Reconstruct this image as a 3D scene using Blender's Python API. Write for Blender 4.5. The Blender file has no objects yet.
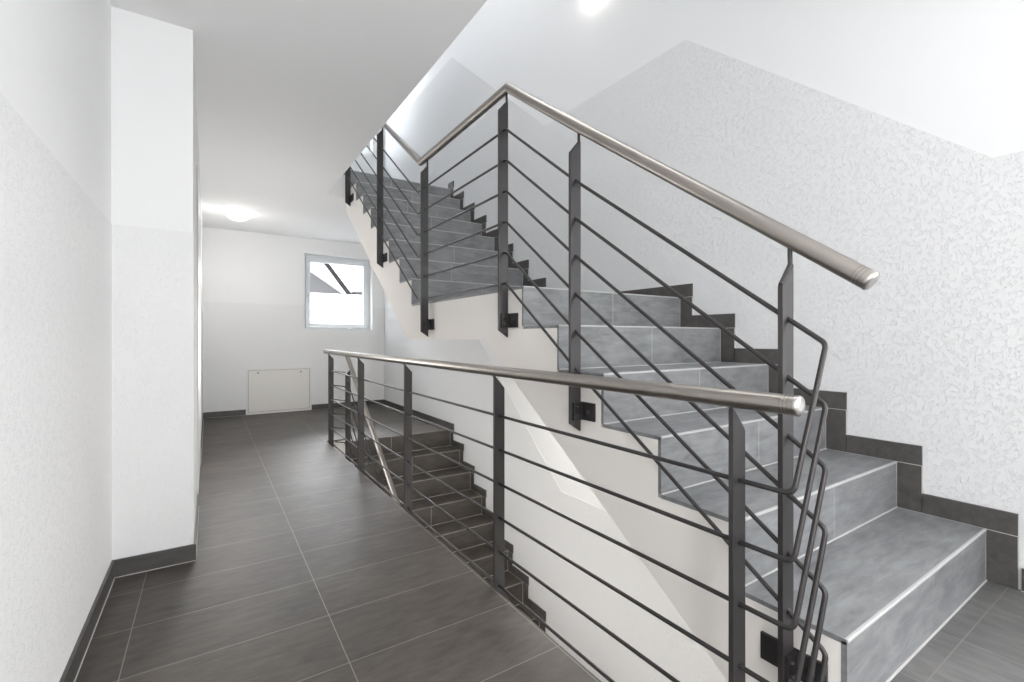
import bpy, math, random
from mathutils import Vector
SC = bpy.context.scene
C = SC.collection
random.seed(7)

# ------------------------------------------------------------------ camera
EYE = 1.027                       # eye height above the hall floor
cd = bpy.data.cameras.new('camera')
cam = bpy.data.objects.new('camera', cd); C.objects.link(cam)
cam.location = (0, 0, EYE)
cam.rotation_euler = (math.pi/2, 0, -math.atan(304/465))
cd.sensor_width = 36; cd.sensor_fit = 'HORIZONTAL'
cd.lens = 465/1024*36
cd.shift_y = -0.0029
cd.clip_start = 0.02
SC.camera = cam

# ------------------------------------------------------------------ sky, daylight, added fill lights, exposure
w = bpy.data.worlds.new('sky'); SC.world = w; w.use_nodes = True
w.node_tree.nodes['Background'].inputs[0].default_value = (0.97, 0.985, 1.0, 1)
w.node_tree.nodes['Background'].inputs[1].default_value = 2.4
SC.view_settings.view_transform = 'Standard'
SC.view_settings.look = 'None'
SC.view_settings.gamma = 1
SC.view_settings.use_curve_mapping = False
SC.view_settings.exposure = 0.15

def area(name, loc, rot, sx, sy, power, col=(1, 1, 1)):
    l = bpy.data.lights.new(name, 'AREA'); l.shape = 'RECTANGLE'
    l.size = sx; l.size_y = sy; l.energy = power; l.color = col
    o = bpy.data.objects.new(name, l); C.objects.link(o)
    o.location = loc; o.rotation_euler = rot
    return o
H = math.pi/2
XW_ = 2.287
area('daylight_entrance', (0.32, -2.15, 1.15), (H, 0, 0), 1.1, 2.1, 14, (0.985, 0.99, 1))
area('daylight_skylight', (1.40, 2.2, 5.1), (0, 0, 0), 1.2, 3.4, 38, (0.97, 0.985, 1))
area('daylight_side_window', (XW_-0.02, -1.15, 1.35), (0, H, 0), 1.3, 1.2, 54, (0.975, 0.985, 1))  # added fill towards the left wall; the right wall has no window here
area('daylight_outside', (1.7, 10.6, 4.3), (-math.radians(56), 0, 0), 3.0, 2.0, 1350, (0.95, 0.975, 1))
area('daylight_upper_window', (1.63, 7.40, 4.40), (-H, 0, 0), 0.9, 1.0, 55, (0.96, 0.98, 1))
area('daylight_lower_hall', (0.3, 2.4, -1.3), (0, -H, 0), 1.4, 3.2, 27, (1, 0.97, 0.93))  # added sideways fill for the wall beside the lower flight
area('daylight_lower_entrance', (1.6, -1.9, -1.5), (H, 0, 0), 1.2, 1.8, 30, (1, 0.985, 0.97))  # added fill for the lower storey; the wall behind it is closed
def bulb(name, loc, power, col=(1, 0.97, 0.92), r=0.12):
    l = bpy.data.lights.new(name, 'POINT'); l.energy = power; l.color = col; l.shadow_soft_size = r
    o = bpy.data.objects.new(name, l); C.objects.link(o); o.location = loc
bulb('hall_lamp_light', (0.0, -0.75, 1.30), 27, (1, 0.985, 0.965))  # added fill behind the camera, no fixture
bulb('far_lamp_light', (0.285, 6.1, 1.75), 5.5, (1, 0.975, 0.94))
bulb('middle_lamp_light', (0.10, 4.4, 0.95), 25, (1, 0.985, 0.96), 0.35)  # added soft fill in mid-hall, no fixture
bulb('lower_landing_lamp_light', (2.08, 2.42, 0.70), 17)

# ------------------------------------------------------------------ materials
def nt(name):
    m = bpy.data.materials.new(name); m.use_nodes = True
    t = m.node_tree
    return m, t, t.nodes['Principled BSDF']

def plain(name, col, rough=0.5, metal=0.0, spec=0.5):
    m, t, p = nt(name)
    p.inputs['Base Color'].default_value = (*col, 1)
    p.inputs['Roughness'].default_value = rough
    p.inputs['Metallic'].default_value = metal
    p.inputs['Specular IOR Level'].default_value = spec
    return m

def objco(t):
    n = t.nodes.new('ShaderNodeTexCoord'); return n.outputs['Object']

def plaster(name, col, depth):
    """worm-grooved scratch plaster"""
    m, t, p = nt(name); N, L = t.nodes.new, t.links.new
    co = objco(t)
    n1 = N('ShaderNodeTexNoise'); n1.inputs['Scale'].default_value = 50; n1.inputs['Detail'].default_value = 2.5
    n1.inputs['Distortion'].default_value = 1.6
    mp = N('ShaderNodeMapping'); mp.inputs['Scale'].default_value = (1, 1, 0.6); L(co, mp.inputs[0]); L(mp.outputs[0], n1.inputs['Vector'])
    s = N('ShaderNodeMath'); s.operation = 'SUBTRACT'; s.inputs[1].default_value = 0.5; L(n1.outputs[0], s.inputs[0])
    a = N('ShaderNodeMath'); a.operation = 'ABSOLUTE'; L(s.outputs[0], a.inputs[0])
    r = N('ShaderNodeMapRange'); r.inputs[1].default_value = 0.0; r.inputs[2].default_value = 0.045; L(a.outputs[0], r.inputs[0])
    n2 = N('ShaderNodeTexNoise'); n2.inputs['Scale'].default_value = 52; n2.inputs['Detail'].default_value = 1; L(co, n2.inputs['Vector'])
    r2 = N('ShaderNodeMapRange'); r2.inputs[1].default_value = 0.46; r2.inputs[2].default_value = 0.56; L(n2.outputs[0], r2.inputs[0])
    mx = N('ShaderNodeMath'); mx.operation = 'MAXIMUM'; L(r.outputs[0], mx.inputs[0]); L(r2.outputs[0], mx.inputs[1])
    n3 = N('ShaderNodeTexNoise'); n3.inputs['Scale'].default_value = 160; n3.inputs['Detail'].default_value = 3; L(co, n3.inputs['Vector'])
    ad = N('ShaderNodeMath'); ad.operation = 'MULTIPLY_ADD'; ad.inputs[1].default_value = 0.45
    L(n3.outputs[0], ad.inputs[0]); L(mx.outputs[0], ad.inputs[2])
    b = N('ShaderNodeBump'); b.inputs['Strength'].default_value = 0.65; b.inputs['Distance'].default_value = depth
    L(ad.outputs[0], b.inputs['Height']); L(b.outputs[0], p.inputs['Normal'])
    p.inputs['Base Color'].default_value = (*col, 1); p.inputs['Roughness'].default_value = 0.9
    p.inputs['Specular IOR Level'].default_value = 0.2
    return m

def paint(name, col, rough=0.75):
    m, t, p = nt(name); N, L = t.nodes.new, t.links.new
    n = N('ShaderNodeTexNoise'); n.inputs['Scale'].default_value = 220; n.inputs['Detail'].default_value = 3; L(objco(t), n.inputs['Vector'])
    b = N('ShaderNodeBump'); b.inputs['Strength'].default_value = 0.12; b.inputs['Distance'].default_value = 0.002
    L(n.outputs[0], b.inputs['Height']); L(b.outputs[0], p.inputs['Normal'])
    p.inputs['Base Color'].default_value = (*col, 1); p.inputs['Roughness'].default_value = rough
    p.inputs['Specular IOR Level'].default_value = 0.25
    return m

def tile(name, c1, c2, rough, grid=None, grain='X', grout=(0.22, 0.205, 0.19)):
    """porcelain stone tile with brushed streaks; grid=(wx, wy, ox, oy) lays joints"""
    m, t, p = nt(name); N, L = t.nodes.new, t.links.new
    co = objco(t)
    mp = N('ShaderNodeMapping'); mp.inputs['Scale'].default_value = {'X': (9, 34, 34), 'Y': (34, 9, 34)}[grain]; L(co, mp.inputs[0])
    n1 = N('ShaderNodeTexNoise'); n1.inputs['Scale'].default_value = 1; n1.inputs['Detail'].default_value = 6; n1.inputs['Roughness'].default_value = 0.65
    n1.inputs['Distortion'].default_value = 0.4; L(mp.outputs[0], n1.inputs['Vector'])
    n2 = N('ShaderNodeTexNoise'); n2.inputs['Scale'].default_value = 4; n2.inputs['Detail'].default_value = 5; L(co, n2.inputs['Vector'])
    av = N('ShaderNodeMath'); av.operation = 'MULTIPLY_ADD'; av.inputs[1].default_value = 0.6; L(n1.outputs[0], av.inputs[0])
    sc = N('ShaderNodeMath'); sc.operation = 'MULTIPLY'; sc.inputs[1].default_value = 0.4; L(n2.outputs[0], sc.inputs[0]); L(sc.outputs[0], av.inputs[2])
    cr = N('ShaderNodeValToRGB'); cr.color_ramp.elements[0].position = 0.33; cr.color_ramp.elements[1].position = 0.68
    cr.color_ramp.elements[0].color = (*c1, 1); cr.color_ramp.elements[1].color = (*c2, 1); L(av.outputs[0], cr.inputs[0])
    col = cr.outputs[0]
    p.inputs['Roughness'].default_value = rough
    n4 = N('ShaderNodeTexNoise'); n4.inputs['Scale'].default_value = 6; n4.inputs['Detail'].default_value = 5; L(mp.outputs[0], n4.inputs['Vector'])
    b = N('ShaderNodeBump'); b.inputs['Strength'].default_value = 0.18; b.inputs['Distance'].default_value = 0.002; L(n4.outputs[0], b.inputs['Height'])
    L(b.outputs[0], p.inputs['Normal'])
    if grid:
        wx, wy, ox, oy = grid
        m2 = N('ShaderNodeMapping'); m2.inputs['Location'].default_value = (-ox, -oy, 0); L(co, m2.inputs[0])
        br = N('ShaderNodeTexBrick'); br.offset = 0; br.squash = 1
        br.inputs['Scale'].default_value = 1; br.inputs['Brick Width'].default_value = wx; br.inputs['Row Height'].default_value = wy
        br.inputs['Mortar Size'].default_value = 0.0016; br.inputs['Mortar Smooth'].default_value = 0.1
        br.inputs['Color1'].default_value = (0.86, 0.86, 0.86, 1); br.inputs['Color2'].default_value = (1.1, 1.1, 1.1, 1)
        br.inputs['Mortar'].default_value = (1, 1, 1, 1); L(m2.outputs[0], br.inputs['Vector'])
        mu = N('ShaderNodeMix'); mu.data_type = 'RGBA'; mu.blend_type = 'MULTIPLY'; mu.inputs[0].default_value = 1
        L(col, mu.inputs[6]); L(br.outputs['Color'], mu.inputs[7])
        mg = N('ShaderNodeMix'); mg.data_type = 'RGBA'; L(br.outputs['Fac'], mg.inputs[0]); L(mu.outputs[2], mg.inputs[6])
        mg.inputs[7].default_value = (*grout, 1)
        col = mg.outputs[2]
    L(col, p.inputs['Base Color'])
    return m

def brushed(name, col, rough):
    m, t, p = nt(name); N, L = t.nodes.new, t.links.new
    mp = N('ShaderNodeMapping'); mp.inputs['Scale'].default_value = (400, 6, 400); L(objco(t), mp.inputs[0])
    n = N('ShaderNodeTexNoise'); n.inputs['Scale'].default_value = 1; n.inputs['Detail'].default_value = 3; L(mp.outputs[0], n.inputs['Vector'])
    r = N('ShaderNodeMapRange'); r.inputs[3].default_value = rough*0.8; r.inputs[4].default_value = rough*1.25; L(n.outputs[0], r.inputs[0])
    L(r.outputs[0], p.inputs['Roughness'])
    p.inputs['Base Color'].default_value = (*col, 1); p.inputs['Metallic'].default_value = 1
    return m

def emit(name, col, s):
    m, t, p = nt(name)
    p.inputs['Base Color'].default_value = (0.9, 0.9, 0.9, 1)
    p.inputs['Emission Color'].default_value = (*col, 1); p.inputs['Emission Strength'].default_value = s
    return m

def clear_glass(name):
    m = bpy.data.materials.new(name); m.use_nodes = True; t = m.node_tree; t.nodes.clear(); N, L = t.nodes.new, t.links.new
    o = N('ShaderNodeOutputMaterial'); mx = N('ShaderNodeMixShader'); fr = N('ShaderNodeFresnel'); fr.inputs[0].default_value = 1.45
    tr = N('ShaderNodeBsdfTransparent'); gl = N('ShaderNodeBsdfGlossy'); gl.inputs['Roughness'].default_value = 0.02
    L(fr.outputs[0], mx.inputs[0]); L(tr.outputs[0], mx.inputs[1]); L(gl.outputs[0], mx.inputs[2]); L(mx.outputs[0], o.inputs[0])
    return m

def frosted(name):
    m = bpy.data.materials.new(name); m.use_nodes = True; t = m.node_tree; t.nodes.clear(); N, L = t.nodes.new, t.links.new
    o = N('ShaderNodeOutputMaterial'); mx = N('ShaderNodeMixShader'); mx.inputs[0].default_value = 0.15
    tr = N('ShaderNodeBsdfTranslucent'); tr.inputs[0].default_value = (0.93, 0.95, 0.97, 1)
    df = N('ShaderNodeBsdfDiffuse'); df.inputs[0].default_value = (0.9, 0.92, 0.94, 1)
    L(tr.outputs[0], mx.inputs[1]); L(df.outputs[0], mx.inputs[2]); L(mx.outputs[0], o.inputs[0])
    return m

M = dict(
    paint=paint('white_paint', (0.815, 0.82, 0.824)),
    hallpaint=paint('hall_white_paint', (0.885, 0.888, 0.89)),  # the white paint again, lightened to put stronger light into the colour
    ceiling=paint('ceiling_paint', (0.90, 0.90, 0.90)),
    plaster=plaster('scratch_plaster', (0.75, 0.753, 0.756), 0.0026),
    fine=plaster('fine_plaster', (0.85, 0.853, 0.855), 0.0016),
    cream=paint('cream_paint', (0.86, 0.825, 0.79)),
    panel=plain('panel_white', (0.82, 0.805, 0.775), 0.45),
    floor=tile('floor_tile', (0.036, 0.030, 0.026), (0.098, 0.084, 0.073), 0.5, (0.6, 0.3, 0.375, 0.013), 'X'),
    platform=tile('platform_tile', (0.10, 0.10, 0.10), (0.20, 0.195, 0.19), 0.42, (0.3, 0.6, 1.768, 0.40), 'Y'),
    stair=tile('stair_tile', (0.13, 0.133, 0.137), (0.30, 0.306, 0.312), 0.4, None, 'X'),
    hall=tile('hall_stair_tile', (0.043, 0.037, 0.032), (0.098, 0.086, 0.076), 0.5, None, 'X'),  # stair tile with the shade over the lower flight put into its colour
    hallgrout=plain('hall_grout', (0.22, 0.205, 0.19), 0.9),  # lower nosing strips, darkened to match the shade painted into their tiles
    skirt=tile('skirting_tile', (0.05, 0.047, 0.045), (0.10, 0.094, 0.09), 0.45, None, 'X'),
    grout=plain('light_grout', (0.55, 0.54, 0.53), 0.9),
    strip=plain('nosing_profile', (0.46, 0.46, 0.455), 0.4),
    steel=brushed('brushed_steel', (0.38, 0.35, 0.32), 0.30),
    cap=brushed('steel_cap', (0.50, 0.48, 0.46), 0.3),
    groove=plain('dark_groove', (0.25, 0.235, 0.22), 0.4, 0.8),
    post=plain('anthracite_post', (0.046, 0.043, 0.043), 0.40, 0.35),
    bar=plain('anthracite_bar', (0.040, 0.037, 0.037), 0.36, 0.4),
    bracket=plain('bracket_black', (0.03, 0.028, 0.028), 0.45, 0.3),
    pvc=plain('window_pvc', (0.80, 0.83, 0.85), 0.3),
    glass=clear_glass('window_glass'),
    frost=frosted('frosted_film'),
    lamp=emit('lamp_glass', (1.0, 0.985, 0.95), 9.0),
    lampw=emit('lamp_glass_warm', (1.0, 0.95, 0.86), 9.0),
    wood=plain('door_paint', (0.80, 0.80, 0.79), 0.4),
    siding=plain('grey_siding', (0.14, 0.14, 0.145), 0.8, 0, 0.1),
    soffit=plain('white_soffit', (0.85, 0.86, 0.88), 0.7),
    verge=plain('dark_verge', (0.03, 0.03, 0.032), 0.8, 0, 0.1),
    handle=plain('grey_handle', (0.7, 0.7, 0.7), 0.3),
)

# ------------------------------------------------------------------ mesh helpers
class MB:
    def __init__(s): s.v, s.f, s.m, s.sm = [], [], [], []
    def add(s, vs, fs, mi=0, smooth=False):
        b = len(s.v); s.v += [tuple(v) for v in vs]
        for f in fs: s.f.append([b+i for i in f]); s.m.append(mi); s.sm.append(smooth)
    def box(s, x0, x1, y0, y1, z0, z1, mi=0):
        vs = [(x, y, z) for x in (x0, x1) for y in (y0, y1) for z in (z0, z1)]
        s.add(vs, [(0,1,3,2),(4,6,7,5),(0,4,5,1),(2,3,7,6),(0,2,6,4),(1,5,7,3)], mi); return s
    def prism(s, pts, a, b, axis='x', mi=0):
        """outline pts extruded from a to b; axis x: pts are (y,z); y: (x,z); z: (x,y)"""
        mk = {'x': lambda p, t: (t, p[0], p[1]), 'y': lambda p, t: (p[0], t, p[1]), 'z': lambda p, t: (p[0], p[1], t)}[axis]
        n = len(pts)
        vs = [mk(p, a) for p in pts] + [mk(p, b) for p in pts]
        fs = [tuple(range(n))[::-1], tuple(range(n, 2*n))] + [(i, (i+1) % n, n+(i+1) % n, n+i) for i in range(n)]
        s.add(vs, fs, mi); return s
    def tube(s, pts, r, seg=12, mi=0, cap=True, fillet=None):
        P = [Vector(p) for p in pts]
        if fillet: P = fil(P, fillet)
        n = len(P); T = []
        for i in range(n):
            a = (P[i]-P[i-1]).normalized() if i else None
            b = (P[i+1]-P[i]).normalized() if i < n-1 else None
            T.append(((a or b)+(b or a)).normalized())
        up = Vector((0, 0, 1)) if abs(T[0].z) < 0.9 else Vector((1, 0, 0))
        nrm = (up - T[0]*up.dot(T[0])).normalized()
        vs = []
        for i in range(n):
            nrm = (nrm - T[i]*nrm.dot(T[i])).normalized(); bi = T[i].cross(nrm)
            k = 1.0
            if 0 < i < n-1:
                c = (P[i]-P[i-1]).normalized().dot((P[i+1]-P[i]).normalized())
                k = 1/max(0.6, math.sqrt((1+c)/2))
                ax = (P[i+1]-P[i]).normalized() - (P[i]-P[i-1]).normalized()
                ax = ax.normalized() if ax.length > 1e-6 else None
            else: ax = None
            for j in range(seg):
                t = 2*math.pi*j/seg; q = nrm*math.cos(t)*r + bi*math.sin(t)*r
                if ax: q = q + ax*(q.dot(ax)*(k-1))
                vs.append(P[i]+q)
        fs = [(i*seg+j, i*seg+(j+1) % seg, (i+1)*seg+(j+1) % seg, (i+1)*seg+j) for i in range(n-1) for j in range(seg)]
        s.add(vs, fs, mi, True)
        if cap: s.add(vs[:seg], [tuple(range(seg))[::-1]], mi); s.add(vs[-seg:], [tuple(range(seg))], mi)
        return s
    def lathe(s, prof, c, axis, seg=40, mi=0):
        """prof: (radius, height) revolved about axis through c"""
        A = Vector(axis).normalized(); u = A.orthogonal().normalized(); v = A.cross(u); c = Vector(c)
        vs = [c + A*h + (u*math.cos(2*math.pi*j/seg) + v*math.sin(2*math.pi*j/seg))*r for r, h in prof for j in range(seg)]
        fs = [(i*seg+j, i*seg+(j+1) % seg, (i+1)*seg+(j+1) % seg, (i+1)*seg+j) for i in range(len(prof)-1) for j in range(seg)]
        s.add(vs, fs, mi, True); s.add(vs[:seg], [tuple(range(seg))[::-1]], mi); s.add(vs[-seg:], [tuple(range(seg))], mi)
        return s
    def build(s, name, mats, parent=None, bevel=0):
        me = bpy.data.meshes.new(name); me.from_pydata(s.v, [], s.f)
        for m in (mats if isinstance(mats, (list, tuple)) else [mats]): me.materials.append(m)
        for p, mi, sm in zip(me.polygons, s.m, s.sm): p.material_index = mi; p.use_smooth = sm
        me.update()
        import bmesh
        bm = bmesh.new(); bm.from_mesh(me); bmesh.ops.recalc_face_normals(bm, faces=bm.faces); bm.to_mesh(me); bm.free()
        o = bpy.data.objects.new(name, me); C.objects.link(o)
        if parent is not None:
            o.parent = parent
            q = parent; off = Vector((0, 0, 0))
            while q is not None: off += q.location; q = q.parent
            o.location = -off
        if bevel:
            b = o.modifiers.new('bevel', 'BEVEL'); b.width = bevel; b.segments = 2; b.limit_method = 'ANGLE'
        return o

def fil(P, r, n=5):
    rs = r if isinstance(r, (list, tuple)) else [r]*len(P)
    out = [P[0]]
    for i in range(1, len(P)-1):
        a, b = P[i-1]-P[i], P[i+1]-P[i]
        ang = a.angle(b)
        if ang > math.radians(178) or not rs[i]: out.append(P[i]); continue
        d = min(rs[i]/math.tan(ang/2), a.length*0.45, b.length*0.45)
        p, q = P[i]+a.normalized()*d, P[i]+b.normalized()*d
        for k in range(n+1):
            t = k/n; out.append(p*(1-t)**2 + P[i]*2*t*(1-t) + q*t*t)
    return out + [P[-1]]

def thing(name, loc, label, cat, group=None):
    o = bpy.data.objects.new(name, None); C.objects.link(o); o.location = loc; o.empty_display_size = 0.1
    return tag(o, label, cat, group)
def tag(o, label, cat, group=None):
    o['label'] = label; o['category'] = cat
    if group: o['group'] = group
    return o
def struct(o): o['kind'] = 'structure'; return o

# ------------------------------------------------------------------ dimensions (metres)
XE, XS, XW = 0.985, 1.18, 2.287        # hall floor edge, stair side, right wall
XL, XP = -0.347, -0.058                # left wall, face of the projecting wall
YP, YB, YR = 2.608, 7.13, -2.2         # front of the projection, back wall, rear wall
R, G, G2 = 0.18, 0.2515, 0.24          # riser, going of first and second flight
Y1, Y7 = 0.454, 3.07                   # first risers of the two flights
FL = 2.70                              # floor to floor
CE = 2.45                              # ceiling height
YW = 4.89                              # far end of the stair opening
NY = lambda i: Y1+(i-1)*G if i <= 6 else Y7+(i-7)*G2
NZ = lambda i: 0.18+i*R
S1, S2 = R/G, R/G2

# ------------------------------------------------------------------ the setting
# floor slabs: hall + far lobby behind the stair opening
def slab(mb, z0, z1, mi=0):
    mb.prism([(XL, YR), (XE, YR), (XE, YW), (XW, YW), (XW, YB), (XP, YB), (XP, YP), (XL, YP)], z0, z1, 'z', mi)
fm = MB(); slab(fm, -0.012, 0.0, 0); slab(fm, -0.25, -0.0121, 1)
struct(fm.build('floor', [M['floor'], M['cream']]))
pm = MB(); pm.box(XE+0.001, XW, YR, Y1, 0.168, 0.18, 0); pm.box(XE+0.001, XW, YR, Y1, -0.25, 0.168, 1)
struct(pm.build('floor_platform', [M['platform'], M['cream']]))
cm = MB(); near = [(XL, YR), (XE, YR), (XE, YB), (XP, YB), (XP, YP), (XL, YP)]
cm.prism(near, CE, FL-0.012, 'z', 0); cm.prism(near, FL-0.0119, FL, 'z', 1)
struct(cm.build('ceiling', [M['ceiling'], M['floor']]))
cm = MB(); cm.box(XE, XW, YW, YB, CE, FL-0.012, 0); cm.box(XE, XW, YW, YB, FL-0.0119, FL, 1)
struct(cm.build('ceiling_far', [M['ceiling'], M['floor']]))
cp = MB(); cp.box(XE+0.001, XW, YR, Y1, CE+0.18, FL+0.168); struct(cp.build('ceiling_platform', [M['ceiling']]))
um = MB(); um.box(XL-0.2, XW+0.2, YR-0.2, YB+0.3, 5.15, 5.35)
struct(um.build('ceiling_upper', [M['paint']]))
lf = MB(); lf.box(XL-0.2, XW+0.2, YR-0.2, YB+0.3, -2.95, -2.70)
struct(lf.build('floor_lower', [M['floor']]))

# right wall: smooth paint with raised scratch plaster dado that follows the stair
wm = MB()
wm.box(XW+0.003, XW+0.2, YR-0.2, YB+0.3, -2.7, 5.15, 0)
D = 1.475
low = [(YR, -2.7), (YB, -2.7), (YB, D), (4.63, D), (4.09, 1.0), (2.80, -0.16), (1.70, -0.16), (0.6, -1.1), (YR, -1.1)]
wm.prism(low, XW, XW+0.003, 'x', 1)
up = [(YR, 0.18), (Y1, 0.18), (NY(6), NZ(6)-0.3), (Y7, NZ(6)-0.3), (NY(14), FL-0.4), (YW, FL), (YB, FL), (YB, FL+D), (4.735, FL+D),
      (3.01, 1.26+D+0.012), (1.683, 1.26+D), (0.44, 0.18+D), (YR, 0.18+D)]
wm.prism(up, XW, XW+0.003, 'x', 1)
struct(wm.build('wall_right', [M['paint'], M['plaster']]))

# left wall with the projecting block (the lower part carries the fine plaster)
lm = MB()
def leftshape(e):
    return [(XL-0.2, YR), (XL+e, YR), (XL+e, YP-e), (XP+e, YP-e), (XP+e, YB), (XL-0.2, YB)]
lm.prism(leftshape(0.0), -2.7, 0.0, 'z', 0)
lm.prism(leftshape(0.002), 0.0, 1.515, 'z', 1)
lm.prism(leftshape(0.0), 1.515, 5.15, 'z', 0)
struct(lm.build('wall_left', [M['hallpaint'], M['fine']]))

# back wall with two window openings
WX0, WX1, WZ0, WZ1 = 1.145, 2.105, 1.14, 2.235
bm_ = MB()
xs = [XL-0.2, WX0, WX1, XW+0.2]; zs = [-2.7, 0, WZ0, 1.49, WZ1, FL, FL+WZ0, FL+WZ1, 5.15]
for i in range(3):
    for j in range(8):
        if i == 1 and j in (2, 3, 6): continue
        lo = j in (1, 2)
        bm_.box(xs[i], xs[i+1], YB-(0.002 if lo else 0), YB+0.3, zs[j], zs[j+1], 1 if lo else 0)
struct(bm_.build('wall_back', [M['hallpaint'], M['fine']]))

# rear wall behind the camera with a wide glazed entrance
rm = MB()
rm.box(XL-0.2, -0.25, YR-0.2, YR, -2.7, 5.15); rm.box(0.90, XW+0.2, YR-0.2, YR, -2.7, 5.15)
rm.box(-0.25, 0.90, YR-0.2, YR, 2.25, 5.15); rm.box(-0.25, 0.90, YR-0.2, YR, -2.7, 0.05)
struct(rm.build('wall_rear', [M['paint']]))

# windows
def window(name, dz):
    f = MB(); y0, y1 = YB+0.135, YB+0.205
    z0, z1 = WZ0+dz, WZ1+dz; t = 0.035
    f.box(WX0, WX0+t, y0, y1, z0, z1); f.box(WX1-t, WX1, y0, y1, z0, z1)
    f.box(WX0+t, WX1-t, y0, y1, z0, z0+t); f.box(WX0+t, WX1-t, y0, y1, z1-t, z1)
    o = struct(f.build(name, M['pvc'], None, 0.004))
    s = MB(); a, b, c, d = WX0+t+0.003, WX1-t-0.003, z0+t+0.003, z1-t-0.003; q = 0.06; y0 -= 0.015
    s.box(a, a+q, y0, y1-0.01, c, d); s.box(b-q, b, y0, y1-0.01, c, d)
    s.box(a+q, b-q, y0, y1-0.01, c, c+q); s.box(a+q, b-q, y0, y1-0.01, d-q, d)
    s.build('sash', M['pvc'], o, 0.006)
    zm = c+q+(d-c-2*q)*0.50
    MB().box(a+q, b-q, y0+0.028, y0+0.034, zm, d-q).build('clear_pane', M['glass'], o)
    MB().box(a+q, b-q, y0+0.028, y0+0.034, c+q, zm).build('frosted_pane', M['frost'], o)
    h = MB(); hz = z0+0.50
    h.box(a+0.015, a+0.04, y0-0.008, y0, hz-0.035, hz+0.035)
    h.tube([(a+0.028, y0-0.004, hz), (a+0.028, y0-0.04, hz), (a+0.028, y0-0.042, hz-0.11)], 0.008, 10, fillet=0.01)
    h.build('window_handle', M['handle'], o)
    g = MB(); g.box(WX0-0.0, WX1+0.0, YB+0.01, YB+0.134, z0-0.0, z0+0.008)
    g.build('window_sill', M['panel'], o)
window('window_1', 0); window('window_2', FL)

# baseboards
BH = 0.075
def base(name, boxes):
    b = MB()
    for x0, x1, y0, y1, z0, z1 in boxes:
        b.box(x0, x1, y0, y1, z0, z1)
        if x1-x0 < y1-y0:
            s = 1 if x0 < 1 else -1
            f = x1 if s > 0 else x0
            b.box(min(f, f+0.003*s), max(f, f+0.003*s), y0, y1, z0, z0+0.0025, 1)
        else: b.box(x0, x1, y0-0.003, y0, z0, z0+0.0025, 1)
    struct(b.build(name, [M['skirt'], M['grout']]))
base('baseboard_left', [(XL+0.002, XL+0.012, YR, YP-0.002, 0, BH)])
base('baseboard_front', [(XL+0.012, XP+0.012, YP-0.012, YP-0.002, 0, BH)])
base('baseboard_corridor', [(XP+0.002, XP+0.010, YP-0.002, 3.42, 0, BH), (XP+0.002, XP+0.010, 4.58, YB-0.002, 0, BH)])
HX0, HX1 = 0.425, 1.235
base('baseboard_back', [(XP+0.010, HX0-0.004, YB-0.012, YB-0.002, 0, BH), (HX1+0.004, XW, YB-0.012, YB-0.002, 0, BH)])
base('baseboard_right', [(XW-0.010, XW-0.0005, YW-0.074, YB-0.012, 0, BH)])
base('baseboard_platform', [(XW-0.010, XW-0.0005, YR, Y1-0.085, 0.18, 0.18+0.075)])

# door in the corridor wall, seen edge on
df = MB()
df.box(XP+0.002, XP+0.008, 3.45, 3.53, 0, 2.10); df.box(XP+0.002, XP+0.008, 4.47, 4.55, 0, 2.10); df.box(XP+0.002, XP+0.008, 3.53, 4.47, 2.02, 2.10)
do = struct(df.build('door_1', M['wood'], None, 0.003))
MB().box(XP+0.002, XP+0.006, 3.535, 4.465, 0.005, 2.015).build('door_leaf', M['wood'], do)

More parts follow.
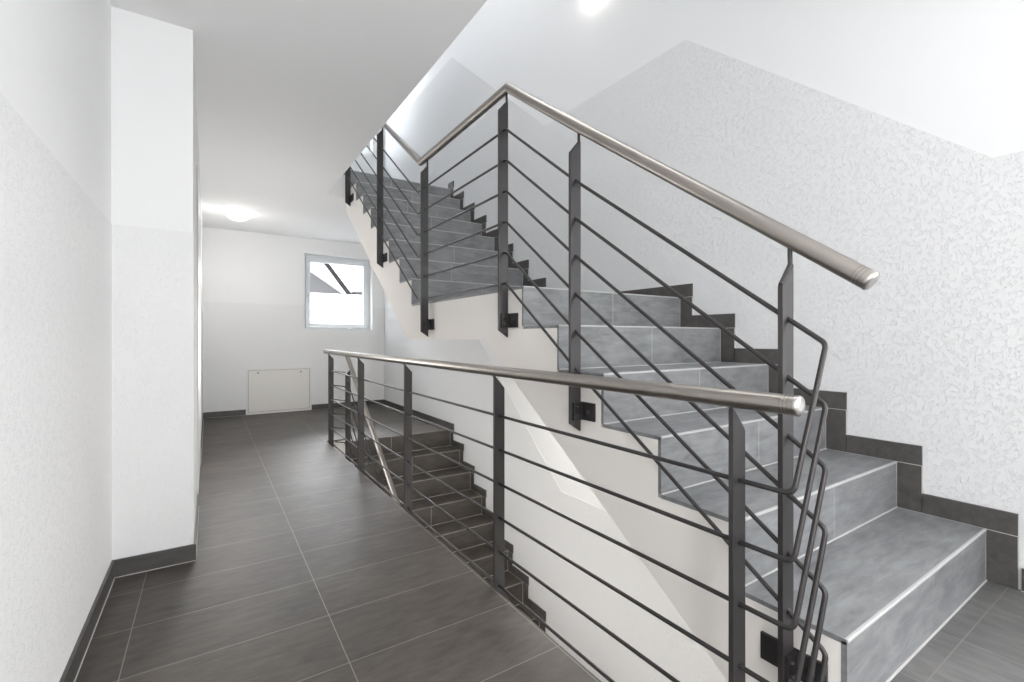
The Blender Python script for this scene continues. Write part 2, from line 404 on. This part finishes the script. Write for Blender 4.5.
# ------------------------------------------------------------------ staircases
T = 0.012
def staircase(name, dz, first, label, TL, GR, NS):
    root = thing(name, (XS, NY(first), (0.18 if first == 1 else NZ(6))+dz), label, 'staircase')
    # concrete body with plastered side
    top = []
    if first == 1:
        for i in range(1, 7):
            top += [(NY(i)+T, NZ(i-1)-T), (NY(i)+T, NZ(i)-T)]
        top[0] = (NY(1)+T, -0.11)
        start = [(NY(1)+T, -0.11)]
    else:
        top += [(NY(6)+T, NZ(6)-0.24), (NY(6)+T, NZ(6)-T)]
    for i in range(7, 15):
        top += [(NY(i)+T, NZ(i-1)-T), (NY(i)+T, NZ(i)-T)]
    soff2 = lambda y: 1.03+(y-3.165)*0.742
    top += [(YW, FL-T), (YW, soff2(YW)), (3.165, 1.02)]
    if first == 1: top += [(2.06, 1.02), (0.60, 1.02-1.46*0.70), (Y1+T, -0.11+0.02)]
    top = [(y, z+dz) for y, z in top]
    b = MB(); b.prism(top, XS+0.001, XW-0.001, 'x'); b.build('stair_body', [M['cream']], root)
    # risers, treads, edge profiles
    for i in range(first, 15):
        y, z0, z1 = NY(i), NZ(i-1)+dz, NZ(i)+dz
        r = MB(); mid = 1.737 if i <= 6 else (1.737 if i % 2 else 1.60)
        r.box(XS, mid-0.0015, y, y+T, z0, z1-0.0056, 0); r.box(mid+0.0015, XW-0.012, y, y+T, z0, z1-0.0056, 0)
        r.box(mid-0.0015, mid+0.0015, y+0.0005, y+T, z0, z1-0.0056, 1)
        r.box(XW-0.0135, XW-0.0105, y-0.0005, y+T, z0, z1, 1)
        r.box(XS+0.002, XW-0.012, y-0.004, y+0.001, z0, z0+0.003, 1)
        r.build('riser', [TL, GR], root)
        n = MB(); n.prism([(y-0.0025, z1-0.0055), (y+0.001, z1-0.0055), (y+0.001, z1-0.002), (y+0.0055, z1-0.002), (y+0.0055, z1+0.001), (y-0.0005, z1+0.001), (y-0.0025, z1-0.001)], XS, XW-0.0135, 'x')
        yn = NY(i+1) if i < 14 else YW
        t = MB()
        if i == 6:
            for a, b_ in ((XS, 1.737), (1.737, XW-0.012)):
                for k in range(5):
                    ya = y+0.006+k*(yn-y-0.011)/5; yb = y+0.006+(k+1)*(yn-y-0.011)/5
                    t.box(a+0.001, b_-0.001, ya+0.001, yb-0.001, z1-T, z1, 0)
        else:
            t.box(XS, XW-0.012, y+0.001, yn+(0.0 if i < 14 else 0), z1-T, z1, 0)
        t.box(XW-0.0125, XW-0.0105, y-0.001, yn, z1-T, z1+0.0005, 1)
        to = t.build('tread' if i != 6 else 'landing', [TL, GR], root)
        n.build('nosing_strip', NS, to)
    if first != 1:
        t = MB(); t.box(XS, XW-0.012, NY(6)+0.001, Y7, NZ(6)-T+dz, NZ(6)+dz); t.build('landing', [TL], root)
    # stepped skirting along the wall: per step one flat strip over the tread and one upright over the riser
    o = 0.076
    for i in range(first, 15):
        y, z0, z1 = NY(i), NZ(i-1)+dz, NZ(i)+dz
        yn = NY(i+1) if i < 14 else YW
        s = MB()
        hi = BH-0.001
        s.box(XW-0.0105, XW-0.0002, y-o, yn-o-0.003, z1+0.001, z1+hi, 0)
        s.box(XW-0.0105, XW-0.0002, y-o, y+0.004, z0+0.001, z1-0.002, 0)
        s.box(XW-0.009, XW-0.0004, y-o+0.001, yn-o, z1-0.002, z1+0.001, 1)
        s.box(XW-0.009, XW-0.0004, y-o-0.003, y-o, z0+BH, z1, 1)
        s.build('skirting', [M['skirt'], GR], root)
    if first != 1:
        s = MB(); s.box(XW-0.0105, XW-0.0002, NY(6), Y7-o, NZ(6)+0.001+dz, NZ(6)+BH+dz); s.build('skirting', [M['skirt'], GR], root)
    # hide the far sides of the tile edge: dark edge trim along the open side
    return root
staircase('staircase', 0, 1, 'grey tiled staircase rising along the right wall in two flights with a landing', M['stair'], M['grout'], M['strip'])
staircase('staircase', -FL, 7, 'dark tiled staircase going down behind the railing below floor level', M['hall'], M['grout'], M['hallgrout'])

# ------------------------------------------------------------------ railing
rail = thing('stair_railing', (1.03, 2.7, 0), 'anthracite steel railing with brushed round handrails and thin bars along stairs and floor edge', 'railing')
GX, GH = 1.030, 1.005                 # guard: post centre, handrail axis
UX, UH = 1.145, 1.165                 # stair: post centre, handrail axis
K1, K2 = 1.80, 2.872
KH = 1.815                            # first kink of the handrail
RZ, RZ2 = 2.188, 2.176                            # handrail over the landing
def railz(y):
    if y < KH: return RZ-(KH-y)*0.7387
    return RZ+(RZ2-RZ)*(y-KH)/(K2-KH) if y < K2 else RZ2+(y-K2)*0.716
HR = 0.0212
def ends(p, d, parent):
    p, d = Vector(p), Vector(d).normalized()
    c = MB(); r = HR
    c.lathe([(r+0.0003, -0.001), (r+0.0003, 0.003), (r*0.93, 0.0055), (r*0.5, 0.0068)], p, d, 28, 0)
    for k in (0.012, 0.020, 0.028):
        c.lathe([(r+0.0003, -0.0008), (r+0.0003, 0.0008)], p-d*k, d, 28, 1)
    c.build('end_cap', [M['cap'], M['groove']], parent)
# guard handrail
gz = 0.889
a, b = (GH, 0.474, gz), (GH, 5.03, gz)
h = MB().tube([a, b], HR, 24).build('handrail', M['steel'], rail)
ends(a, (0, -1, 0), h); ends(b, (0, 1, 0), h)
# stair handrail, from the lower end over the landing to the next floor
e0 = (UH, 0.407, railz(0.407))
h = MB().tube([e0, (UH, 1.324, railz(1.324)-0.006), (UH, KH, RZ), (UH, K2, RZ2), (UH, 4.80, railz(4.80))], HR, 24).build('handrail', M['steel'], rail)
ends(e0, (0, -1, -0.7387), h); ends((UH, 4.80, railz(4.80)), (0, 1, 0.716), h)
# handrail of the flight below
h = MB().tube([(UH, 1.9, RZ-FL), (UH, K2, RZ2-FL), (UH, 4.80, railz(4.80)-FL)], HR, 24).build('handrail', M['steel'], rail)
ends((UH, 4.80, railz(4.80)-FL), (0, 1, 0.716), h)

def bracket(parent, y, z, xf, side):
    """side-mounted plate with an angle leg and bolts; xf = face it is bolted to"""
    m = MB(); s = side
    m.box(min(xf, xf-0.008*s), max(xf, xf-0.008*s), y-0.075, y+(0.075 if y < 0.6 else 0.02), z-0.033, z+0.033, 0)
    m.box(min(xf, xf-0.05*s), max(xf, xf-0.05*s), y-0.0142, y-0.0062, z-0.033, z+0.033, 0)
    for q in (-0.016, 0.016):
        m.lathe([(0.006, 0), (0.006, 0.005), (0.003, 0.007)], (xf-0.036*s, y-0.014, z+q), (0, -1, 0), 10, 1)
    m.lathe([(0.009, 0), (0.009, 0.006), (0.005, 0.009)], (xf-0.008*s, y-0.045, z), (-s, 0, 0), 12, 0)
    m.build('mounting_bracket', [M['bracket'], M['post']], parent)

PT = 0.006
def stair_post(y, zb, ztop, dz=0, bz=None):
    x0, x1 = UX-0.025, UX+0.025
    m = MB(); m.prism([(x0, zb+0.033), (x1, zb), (x1, ztop), (x0, ztop-0.055)], y-PT, y+PT, 'y')
    p = m.build('post', M['post'], rail, 0.001)
    t = MB(); t.tube([(x0+0.002, y, ztop-0.052), (x1-0.004, y, ztop), (UH, y, ztop+0.02), (UH, y, railz(y)+dz-HR+0.003)], 0.0055, 10, fillet=0.012)
    t.build('handrail_support', M['post'], p)
    bracket(p, y, (zb if bz is None else bz)+0.078, XS, 1)
for dz in (0, -FL):
    for y, zb in ((0.567, 0.10), (1.324, 0.677), (1.828, 1.03), (2.764, 1.035), (3.669, 1.586), (4.683, 2.316)):
        if dz and y < 2.5: continue
        stair_post(y, zb+dz, railz(y)-0.062+dz, dz, 0.172 if y < 1 else None)
def guard_post(y):
    x0, x1 = GX-0.025, GX+0.025; zt = 0.862
    m = MB(); m.prism([(x0, -0.16), (x1, -0.13), (x1, zt-0.052), (x0, zt)], y-PT, y+PT, 'y')
    p = m.build('post', M['post'], rail, 0.001)
    t = MB(); t.tube([(x1-0.002, y, zt-0.05), (x0+0.004, y, zt), (GH, y, zt+0.006), (GH, y, gz-HR+0.003)], 0.0055, 10, fillet=0.006)
    t.build('handrail_support', M['post'], p)
    bracket(p, y, -0.08, XE, -1)
for y in (0.619, 1.677, 2.746, 3.797, 4.888): guard_post(y)

BR = 0.0058; SB = 0.73
for i in range(6):
    zi = 1.985-0.1415*i; gi = 0.698-0.1435*i
    zn = 1.078-0.1375*i; sl = (zi-zn)/(K1-0.567); z2 = zi-0.010*(1-i/5)
    k = 4.80
    pts = [(UX, 1.9, zi-FL), (UX, K2, z2-FL), (UX, k, z2-FL+(k-K2)*SB), (GX, 4.95, gi), (GX, 0.494, gi),
           (UX, 0.481, zn-(0.567-0.481)*sl), (UX, 1.324, zn+(1.324-0.567)*sl-0.019), (UX, K1, zi), (UX, K2, z2), (UX, k, z2+(k-K2)*SB), (GX, 4.95, gi+FL)]
    MB().tube(pts, BR, 10, fillet=[0, .03, .02, .02, .022, .022, .0, .03, .03, .02, 0]).build('rail_bar', M['bar'], rail)

# ------------------------------------------------------------------ lamps
def lamp(name, c, axis, label, mat, r=0.15):
    o = thing(name, c, label, 'lamp')
    MB().lathe([(r*0.93, 0.0), (r*0.96, 0.014), (r*0.9, 0.018)], c, axis, 48).build('lamp_base', M['pvc'], o)
    prof = [(r, 0.012), (r, 0.022)] + [(r*math.cos(t), 0.022+0.07*math.sin(t)) for t in [k*math.pi/2/10 for k in range(1, 10)]] + [(0.004, 0.092)]
    MB().lathe(prof, c, axis, 48).build('lamp_shade', mat, o)
    return o
lamp('ceiling_lamp', (0.285, 6.1, CE), (0, 0, -1), 'round white glowing dome lamp on the ceiling in front of the window wall', M['lamp'], 0.12)
lamp('wall_lamp', (XW+0.003, 2.38, 3.50), (-1, 0, 0), 'warm glowing round wall lamp high above the landing at the top of the picture', M['lampw'], 0.12)

# ------------------------------------------------------------------ access panel in the back wall
ap = thing('access_panel', ((HX0+HX1)/2, YB, 0), 'white rectangular access panel at floor level on the back wall left of the window', 'panel')
m = MB(); t = 0.022; y0, y1 = YB-0.018, YB-0.002
m.box(HX0, HX0+t, y0, y1, 0.002, 0.615); m.box(HX1-t, HX1, y0, y1, 0.002, 0.615); m.box(HX0+t, HX1-t, y0, y1, 0.593, 0.615); m.box(HX0+t, HX1-t, y0, y1, 0.002, 0.03)
m.box(HX0+t, HX1-t, y1-0.001, y1, 0.03, 0.593, 1); m.build('frame', [M['panel'], M['groove']], ap, 0.002)
MB().box(HX0+t+0.005, HX1-t-0.005, y0+0.003, y1, 0.035, 0.588).build('cover', M['panel'], ap, 0.002)
for x in (HX0+0.14, HX1-0.14):
    MB().lathe([(0.011, 0), (0.011, 0.003), (0.006, 0.005)], (x, y0+0.003, 0.555), (0, -1, 0), 16).build('screw', M['groove'], ap)

# ------------------------------------------------------------------ house seen through the window
hs = thing('house', (1.0, 12.5, -2.7), 'pale house outside the window with a grey gable under a steep roof', 'house')
g = MB(); g.prism([(-1.0, -2.7), (2.98, -2.7), (2.98, 2.09), (-1.0, 4.70)], 12.2, 16.0, 'y'); g.build('gable_wall', M['siding'], hs)
r = MB(); r.prism([(2.97, 2.06), (3.04, 2.06), (2.90, 2.24), (2.40, 2.86), (1.2, 4.25), (-1.0, 4.95), (-1.0, 4.68)], 12.0, 16.2, 'y'); r.build('roof', M['soffit'], hs)
v = MB(); v.prism([(2.98, 2.02), (3.10, 2.02), (2.46, 2.86), (1.2, 4.32), (1.2, 4.20), (2.38, 2.82)], 11.94, 12.0, 'y'); v.build('verge_board', M['verge'], hs)
d = MB(); d.box(3.16, 3.46, 12.1, 12.5, -2.7, 2.17); d.box(3.10, 3.52, 12.0, 12.6, 2.17, 2.21); d.build('annex', M['siding'], hs)
